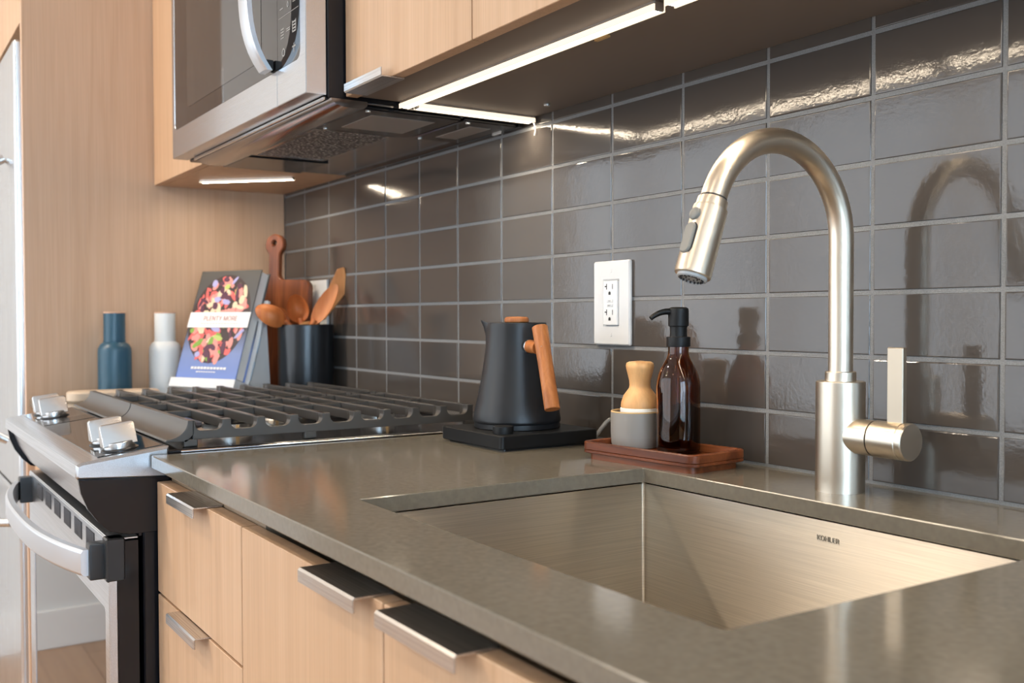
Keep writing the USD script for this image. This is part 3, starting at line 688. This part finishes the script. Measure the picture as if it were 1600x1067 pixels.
# ---- cookbook on a white stand
BK = dict(p=np.array([-1.5455, -.3338, .9622]), yaw=.467, tilt=.335, w=.197, h=.270, t=.031)
bt = thing('cookbook', 'hardcover cookbook with a colourful food photo cover propped on the white stand', 'book', tuple(BK['p']), BK['yaw'])
def lean(m):
    return T(m, rx=-BK['tilt'])
w, h, tk = BK['w'], BK['h'], BK['t']
part(bt, 'cover', lean(cat(bx((0, 0, 0), (w, .003, h), .0008, 1), bx((0, tk - .003, 0), (w, tk, h), .0008, 1), bx((0, 0, 0), (.004, tk, h), .0008, 1))), COVER, 30, local=True, label='printed hard cover')
part(bt, 'pages', lean(bx((.004, .003, .004), (w - .004, tk - .003, h - .004))), PAPER, False, local=True, label='white page block')
R2 = random.Random(11)
def flat(poly, lift, m, name):
    return part(bt, name, lean(swap(ext(poly, -lift - .00025, -lift), (0, 2, 1))), m, False, local=True)
groups = {}
def blob(x, z, rx_, rz_, a):
    pts = [(x + rx_ * (1 + R2.uniform(-.25, .25)) * math.cos(t) * math.cos(a) - rz_ * math.sin(t) * math.sin(a), z + rx_ * math.cos(t) * math.sin(a) + rz_ * (1 + R2.uniform(-.25, .25)) * math.sin(t) * math.cos(a)) for t in np.linspace(0, 2 * PI, 11)[:-1]]
    return Polygon(pts).buffer(0)
from shapely import union_all
disc = affinity.scale(Point(w * .49, h * .55).buffer(.104, 24), .92, 1.06).intersection(sbox(.002, .002, w - .002, h - .002))
flat(disc, .0, FOOD[7], 'plate_print')
lay = [[] for _ in range(7)]
for i in range(170):
    a, q = R2.uniform(0, 2 * PI), math.sqrt(R2.random())
    x, z = w * .49 + .092 * q * math.cos(a) * .94, h * .55 + .105 * q * math.sin(a)
    c = R2.choices(range(7), [9, 7, 2.8, 1.8, 1.2, 1.2, 2.2])[0]
    b_ = blob(x, z, R2.uniform(.006, .019), R2.uniform(.004, .009), R2.uniform(0, PI))
    if not b_.is_empty and b_.geom_type == 'Polygon': lay[c].append(b_.intersection(sbox(.002, .004, w - .002, h - .006)))
for c in range(7):
    u_ = union_all(lay[c])
    ms = [swap(ext(g, -.0003 - .00012 * (c + 1), -.0002), (0, 2, 1)) for g in getattr(u_, 'geoms', [u_])]
    info(part(bt, 'food_print', lean(cat(*ms)), FOOD[c], False, local=True), kind='stuff')
bz0, bz1 = h * .465, h * .605
part(bt, 'title_band', lean(bx((.0, -.0026, bz0), (w, -.0003, bz1))), BAND, False, local=True, label='white title band')
part(bt, 'title', lean(text('PLENTY MORE', .0115, (w * .53, -.0027, h * .548), (1, 0, 0), (0, 0, 1), .0004)), plain('title_red', (.42, .16, .14), .5), False, local=True, label='title lettering')
ln = [bx((w * .22 + .004 * i * 2.4, -.0030, h * .497), (w * .22 + .004 * i * 2.4 + .0075, -.0026, h * .503)) for i in range(13)]
ln2 = [bx((w * .24 + .0105 * i, -.0018, h * .086), (w * .24 + .0105 * i + .008, -.0012, h * .106)) for i in range(11)] + [bx((w * .34 + .008 * i, -.0018, h * .058), (w * .34 + .008 * i + .006, -.0012, h * .066)) for i in range(8)]
part(bt, 'small_print', lean(cat(*ln)), plain('print_rose', (.62, .42, .40), .5), False, local=True)
part(bt, 'author_print', lean(cat(*ln2)), BAND, False, local=True)
st = thing('book_stand', 'white tablet style stand holding the cookbook upright', 'stand', tuple(BK['p']), BK['yaw'])
part(st, 'back_plate', lean(bx((.012, tk + .0005, -.004), (w - .004 + .014, tk + .012, .205), .003)), WHITED, local=True)
part(st, 'ledge', lean(bx((-.002, -.012, -.024), (w + .012, tk + .012, -.0005), .003)), WHITED, local=True, label='white ledge under the book')
zb = ZC - BK['p'][2] + .0005
leg = Polygon([(tk + .012, zb), (tk + .112, zb), (tk + .112, zb + .008), (tk + .075, .14), (tk + .058, .14)])
part(st, 'support', profile_x(Polygon([(.012, zb), (.105, zb), (.105, zb + .02), (.094, .13), (.078, .14), (.045, .02), (.012, zb + .01)]), .03, w + .010, .002), WHITED, 40, local=True)
part(st, 'foot', bx((.02, -.012, zb), (w - .02, .09, zb + .012), .003), WHITED, local=True)
part(st, 'side_slot', lean(cat(bx((w + .0095, tk + .003, .010), (w + .0108, tk + .0075, .055), .0008, 1), bx((w + .0095, tk + .003, .075), (w + .0108, tk + .0075, .115), .0008, 1))), BLUECARD, local=True)

# ---- cutting boards
a = math.radians(35); bw, bh, bt_ = .215, .285, .018
o2 = np.array([-1.452, -.029]); dx, nx = np.array([math.cos(a), math.sin(a)]), np.array([math.sin(a), -math.cos(a)])
cbx = thing('cutting_board', 'dark acacia cutting board with a round handle leaning in the corner behind the cookbook', 'cutting board', (o2[0] - bw / 2 * dx[0] + nx[0] * .022, o2[1] - bw / 2 * dx[1] + nx[1] * .022, ZC), a)
bod = rrect(-bw / 2, 0, bw / 2, bh, .022, 8)
hnd = sbox(-.015, bh - .02, .015, bh + .076).union(Point(0, bh + .088).buffer(.0265, 16))
shp = bod.union(hnd).buffer(.016, 8).buffer(-.016, 8).difference(Point(0, bh + .092).buffer(.0065, 10))
part(cbx, 'board', T(swap(ext(shp, -.0, bt_, .0025), (0, 2, 1)), rx=-.065), ACACIA, 40, local=True)
wbd = part(None, 'marble_board', bx((-1.56, -.0085, ZC + .0005), (-1.402, -.002, 1.196), .001, 1), plain('white_marble', (.72, .74, .75), .3))
info(wbd, 'plain white board standing flat on the tiles behind the cutting board', 'board')

# ---- utensil crock
cx, cyy, cr = -1.378, -.0715, .0655
cz = thing('utensil_crock', 'glossy black cylindrical crock full of wooden utensils', 'crock', (cx, cyy, ZC))
part(cz, 'pot', lathe([(0, 0), (cr - .004, 0), (cr - .001, .001), (cr, .004), (cr, .171), (cr - .001, .1735), (cr - .003, .1742), (cr - .005, .1735), (cr - .006, .170), (cr - .006, .008), (0, .008)], 64), CROCK, 40, local=True)
def dish(a_, b_, depth, th=.004, n=10, m=28):
    """a spoon bowl: an elliptical dish, hollow facing +z, tip towards +y"""
    v, f = [], []
    rr = np.linspace(0, 1, n)
    for s in (0, 1):
        for r in rr:
            for t in np.linspace(0, 2 * PI, m, endpoint=False):
                z = -depth * (1 - r ** 2) - (th * (1 - .75 * r ** 4) if s else 0)
                v.append((a_ * r * math.cos(t) * (1 - .12 * r * math.sin(t)), b_ * r * math.sin(t), z))
    for s in (0, 1):
        o_ = s * n * m
        for i in range(n - 1):
            for j in range(m):
                p, q = o_ + i * m + j, o_ + i * m + (j + 1) % m
                f += [(p, q + m, q), (p, p + m, q + m)] if s else [(p, q, q + m), (p, q + m, p + m)]
    e_ = (n - 1) * m
    for j in range(m):
        p, q = e_ + j, e_ + (j + 1) % m
        f += [(p, q, q + n * m), (p, q + n * m, p + n * m)]
    mm = tm(v, f); mm.fix_normals(); return mm
toc = np.array([EYE[0] - cx, EYE[1] - cyy]); toc /= np.linalg.norm(toc); rgt = np.array([-toc[1], toc[0]])   # towards the camera side of the room, and its right
def utensil(label, foot, head, face, mesh, name, m=UTENSIL, axis=None, rad=.0058):
    """foot and head: (right, near, height) offsets from the crock's base; face: where the hollow looks; axis: the way its tip points"""
    D_ = lambda q: np.r_[rgt * q[0] + toc * q[1], q[2]]
    W_ = lambda q: np.array([cx, cyy, ZC]) + D_(q)
    p, q = W_(foot), W_(head); d_ = (q - p) if axis is None else D_(axis)
    d_ = d_ / np.linalg.norm(d_)
    fc_ = D_(face); fc_ = fc_ - d_ * (fc_ @ d_); fc_ /= np.linalg.norm(fc_)
    t = thing(name, label, 'utensil', tuple(p))
    Rm = np.eye(4); Rm[:3, 0], Rm[:3, 1], Rm[:3, 2], Rm[:3, 3] = np.cross(d_, fc_), d_, fc_, q
    mh = mesh.copy(); mh.apply_transform(Rm); part(t, 'head', mh, m, 50)
    e_ = q + d_ * (mesh.bounds[0][1] + .010); h_ = (e_ - p) / np.linalg.norm(e_ - p)
    part(t, 'handle', tube(spline([p + h_ * .004, p + (e_ - p) * .55, e_ - d_ * .012, e_], 14), rad, 12), m, 50)
utensil('wooden spoon at the left of the crock, its rounded back turned up beside the cookbook', (.030, .004, .014), (-.080, .030, .196), (.25, -.75, -.65), dish(.029, .038, .018), 'wooden_spoon', axis=(-.88, .15, .42))
utensil('small wooden spoon peeking out behind the two left spoons', (.012, -.014, .014), (-.056, -.012, .192), (.1, 1, .3), dish(.017, .024, .008), 'wooden_spoon')
utensil('round wooden spoon with a hollow bowl facing the room in the middle of the crock', (.004, -.034, .014), (-.019, .006, .212), (.12, 1, .10), dish(.0255, .034, .022), 'wooden_spoon', axis=(-.22, -.1, 1))
utensil('wide wooden ladle whose rim just shows above the front of the crock', (-.006, -.008, .014), (-.006, .034, .166), (0, .55, .8), dish(.030, .020, .012), 'wooden_ladle', UTENSIL2, axis=(.1, .7, .7))
def blade(w0, w1, L, th, skew=0., curve=.0):
    pts = [(-w0 / 2, -L / 2), (w0 / 2, -L / 2), (w1 / 2, L / 2 - .018 + min(0, -skew)), (w1 / 2 - .010, L / 2 - max(0, skew)), (-w1 / 2 + .012, L / 2), (-w1 / 2, L / 2 - .014)]
    m = ext(Polygon(pts).buffer(-.005).buffer(.005, 6), -th / 2, th / 2, .0012)
    m = m.subdivide(); m.vertices[:, 2] += curve * (m.vertices[:, 1] / L) ** 2
    return m
utensil('broad leaf shaped wooden spatula leaning right in front of the tall turner', (-.016, .014, .014), (.044, .050, .222), (-.4, .9, .25), dish(.0205, .054, .004, .005), 'wooden_spatula', axis=(.52, .15, .85))
utensil('tall wooden turner with a slanted tip, the highest of the utensils', (-.040, -.030, .014), (.067, .026, .247), (-.10, 1, .1), blade(.024, .046, .135, .007, .030, .010), 'wooden_turner', UTENSIL2, axis=(.50, .2, .85))
utensil('narrow wooden spoon standing behind the spatula', (-.036, -.006, .014), (.028, .006, .206), (-.7, .6, .2), dish(.013, .040, .005), 'wooden_spoon', axis=(.42, .1, .9))

# ================================================================ electric kettle
kx, ky = -.395, -.1195
kb = thing('kettle_base', 'square matte black kettle base with a small front dial', 'kettle base', (-.391, -.122, ZC))
part(kb, 'plate', ext(rrect(-.472, -.209, -.300, -.036, .006, 4), ZC + .003, ZC + .0225, .0012), BLACKM, 30)
part(kb, 'foot', ext(rrect(-.464, -.201, -.308, -.044, .006, 4), ZC, ZC + .003), BLACKP, 30)
part(kb, 'dial', T(cyl(.0150, .0222, .0335, .001, 40), (-.330, -.186, ZC)), BLACKM)
part(kb, 'cord', tube(spline([(-.312, -.040, ZC + .011), (-.300, -.022, ZC + .03), (-.2965, -.014, ZC + .036), (-.290, -.012, ZC + .022), (-.287, -.012, ZC + .004)], 24), .0032, 10), plain('grey_cord', (.25, .25, .25), .4))
kt = thing('electric_kettle', 'matte black flared electric kettle with wooden handle and lid knob', 'kettle', (kx, ky, ZC + .0225))
kp = [(0, 0), (.064, 0), (.0655, .001), (.0655, .008), (.0668, .0095), (.0672, .013), (.0655, .024), (.0612, .042), (.0566, .064), (.0526, .086), (.0495, .106), (.0474, .124), (.0462, .140), (.0457, .152), (.0455, .1585), (.0446, .1595), (.043, .1590), (.043, .156), (0, .156)]
kbod = lathe(kp, 72)
vv = kbod.vertices
toK = np.array([EYE[0] - kx, EYE[1] - ky]); toK /= np.linalg.norm(toK); rK = np.array([-toK[1], toK[0]])
sd = -rK * .995 + toK * .0; sd /= np.linalg.norm(sd)      # spout points left as seen from the room
an = np.arctan2(vv[:, 1], vv[:, 0]) - math.atan2(sd[1], sd[0]); an = (an + PI) % (2 * PI) - PI
am = np.exp(-(an / .17) ** 2) * np.clip((vv[:, 2] - .128) / .031, 0, 1) ** 2 * (np.hypot(vv[:, 0], vv[:, 1]) > .03)
vv[:, :2] += sd * am[:, None] * .010; vv[:, 2] += am * .004
kbod.vertices = vv
part(kt, 'body', kbod, KETTLE, 40, local=True)
part(kt, 'lid', lathe([(0, .1555), (.0428, .1555), (.0425, .1580), (.040, .1588), (0, .159)], 56), KETTLE, 40, local=True)
part(kt, 'lid_knob', lathe([(0, .159), (.0165, .159), (.0185, .1605), (.0190, .163), (.0180, .1665), (.0150, .1682), (0, .1686)], 40), WALNUT, 40, local=True, label='wooden lid knob')
hdir = np.r_[toK * math.cos(math.radians(21)) + rK * math.sin(math.radians(21)), 0]
P_ = lambda r, z: hdir * r + np.array([0, 0, z])
part(kt, 'handle_mount', rod(P_(.040, .1245), P_(.056, .1245), .0105, .001), POLISH, local=True)
tp_, bt2 = P_(.093, .154), P_(.139, .038)
hbar = between(lathe([(0, 0), (.0106, 0), (.0116, .0008), (.0112, .034), (.0108, .05), (.0108, .09), (.0112, float(np.linalg.norm(tp_ - bt2)) - .0008), (.0105, float(np.linalg.norm(tp_ - bt2))), (0, float(np.linalg.norm(tp_ - bt2)))], 32), tp_, bt2)
crossp = between(lathe([(0, 0), (.0098, 0), (.0098, .012), (.0088, .020), (.0095, .034), (0, .034)], 28), P_(.054, .1245), P_(.102, .122))
part(kt, 'handle', cat(hbar, crossp), WALNUT, 40, local=True, label='turned wooden handle')
hr = np.r_[rK, 0]; sc_ = P_(.104, .124)
nrm = np.r_[toK * .94 + rK * -.1, 0]; nrm /= np.linalg.norm(nrm)
part(kt, 'screw', between(lathe([(0, 0), (.0034, 0), (.0034, .0008), (.0025, .0014), (0, .0015)], 20), sc_ + nrm * .0104, sc_ + nrm * .0136), POLISH, local=True)

# ================================================================ tray with brush and soap
trr = math.radians(6); tc = (-.0995, -.0885)
tr = thing('wooden_tray', 'reddish brown wooden tray on a recessed foot next to the sink', 'tray', (*tc, ZC), trr)
L2, W2 = .0995, .0520
part(tr, 'foot', ext(rrect(-L2 + .008, -W2 + .006, L2 - .008, W2 - .006, .012, 5), 0, .0085), ACACIAX, 40, local=True)
rim = rrect(-L2, -W2, L2, W2, .014, 6)
part(tr, 'plate', ext(rim, .0085, .0125, .0008), ACACIAX, 40, local=True)
part(tr, 'rim', ext(rim.difference(rrect(-L2 + .007, -W2 + .007, L2 - .007, W2 - .007, .010, 6)), .0124, .0235, .0012), ACACIAX, 40, local=True)
zt = ZC + .0126
dc = (-.168, -.0745)
ds = thing('brush_holder', 'grey ceramic cup holding the dish brush on the tray', 'holder', (*dc, zt))
part(ds, 'cup', lathe([(0, 0), (.029, 0), (.0315, .001), (.0330, .006), (.0338, .020), (.0340, .0465), (.0335, .0480), (.0318, .0480), (.0312, .046), (.0305, .008), (0, .007)], 56), CERAM, 40, local=True)
part(ds, 'rim', lathe([(.0336, .0478), (.0340, .0486), (.0334, .0498), (.0318, .0498), (.0312, .0486), (.0316, .0478)], 56, True), RAW, 40, local=True, label='unglazed tan rim')
db = thing('dish_brush', 'round palm dish brush with a pale wooden knob resting in the grey cup', 'brush', (dc[0] + .005, dc[1] + .0035, zt + .0445))
part(db, 'handle', lathe([(0, .0095), (.0255, .0095), (.0262, .0115), (.0255, .017), (.0225, .026), (.0180, .032), (.0150, .036), (.0142, .040), (.0146, .046), (.0168, .055), (.0188, .063), (.0193, .067), (.0182, .0705), (.015, .0722), (0, .0735)], 48), BEECH, 50, local=True)
part(db, 'bristles', lathe([(0, -.032), (.0235, -.032), (.0262, .0), (.0268, .006), (.0268, .0088), (.0258, .0096), (0, .0096)], 48), BRISTLE, 40, local=True)
bc_ = (-.0935, -.0645)
bo = thing('soap_bottle', 'amber glass soap bottle with a black pump on the tray', 'bottle', (*bc_, zt))
r = .0287
op = [(0, 0), (.022, 0), (.0262, .001), (.0282, .004), (r, .009), (r, .086), (.0280, .094), (.0262, .102), (.0232, .110), (.0190, .118), (.0160, .123), (.0142, .128), (.0136, .133), (.0136, .139)]
ip = [(.0116, .139), (.0116, .132), (.0126, .126), (.0168, .1185), (.0210, .109), (.0240, .101), (.0259, .092), (.0265, .086), (.0265, .011), (.0255, .007), (.021, .0045), (0, .0040)]
part(bo, 'glass', lathe(op + ip, 64), AMBER, 50, local=True, label='amber glass')
part(bo, 'soap', lathe([(0, .0044), (.0205, .0049), (.0250, .0075), (.0260, .011), (.0260, .0655), (0, .0655)], 48), SOAP, 40, local=True, label='dark liquid soap')
part(bo, 'dip_tube', T(cyl(.0022, .012, .139, .0004, 12), (.001, 0, 0)), plain('dip_tube_grey', (.45, .40, .34), .4), local=True)
pm_ = part(bo, 'pump', lathe([(.0, .1385), (.0150, .1385), (.0156, .1395), (.0156, .1505), (.0150, .1515), (.0116, .1517), (.0112, .1535), (.0112, .163), (.0116, .165), (.0131, .1655), (.0134, .167), (.0134, .185), (.0128, .1885), (.010, .1902), (0, .1906)], 48), BLACKM, 35, local=True, label='matte black pump')
toB = np.array([EYE[0] - bc_[0], EYE[1] - bc_[1]]); toB /= np.linalg.norm(toB); lB = np.array([toB[1], -toB[0]])
nd = lB * .93 + toB * .37; nd /= np.linalg.norm(nd)
part(bo, 'nozzle', tube(spline([(*(nd * .008), .1835), (*(nd * .022), .1838), (*(nd * .031), .1805), (*(nd * .0385), .1755)], 20), [.0042] * 4 + list(np.linspace(.0042, .0030, 16)), 14), BLACKM, 50, local=True)

# ================================================================ outlet
oxx, ozz = -.3065, 1.1253
ou = thing('wall_outlet', 'white wall outlet plate on the grey tiles behind the tray', 'outlet', (oxx, 0, ozz))
pw, ph = .0435, .0640
part(ou, 'plate', cat(swap(ext(rrect(-pw, -ph, pw, ph, .003, 4).difference(sbox(-.0172, -.0342, .0172, .0342)), -.0065, .0005, .0022), (0, 2, 1))), WHITEP, 30, local=True)
rcp = part(ou, 'receptacle', swap(ext(rrect(-.0168, -.0338, .0168, .0338, .0015, 3), -.0088, .001, .0010), (0, 2, 1)), WHITED, 30, local=True)
sl_ = []
for s in (.0195, -.0195):
    yk = -.0090
    sl_ += [bx((-.0085, yk, s + .001), (-.0068, yk + .001, s + .0098)), bx((-.0122, yk, s + .0048), (-.0085, yk + .001, s + .0066)), bx((.0058, yk, s + .0015), (.0072, yk + .001, s + .0092)),
            T(profile_y(Point(0, 0).buffer(.0026).union(sbox(-.0026, -.0026, .0026, 0)), yk, yk + .001), (-.0006, 0, s - .0045))]
part(rcp, 'slots', cat(*sl_), SLOT, False, local=True)
bt_n = []
for z, s_t in ((.0032, 'TEST'), (-.0034, 'RESET')):
    b = part(rcp, 'button', bx((-.0075, -.0095, z - .0024), (.0075, -.0080, z + .0024), .0006, 1), WHITEP, local=True)
    part(b, 'print', text(s_t, .0018, (0, -.0096, z), ux, uz, .0002), plain('print_grey_' + s_t.lower(), (.35, .35, .35), .5), False, local=True)
for z in (.0485, -.0485):
    part(ou, 'screw', T(swap(lathe([(0, -.0070), (.0022, -.0070), (.0029, -.0064), (.0029, -.004), (0, -.004)], 20), (0, 2, 1)), (0, 0, z)), WHITEP, 40, local=True)
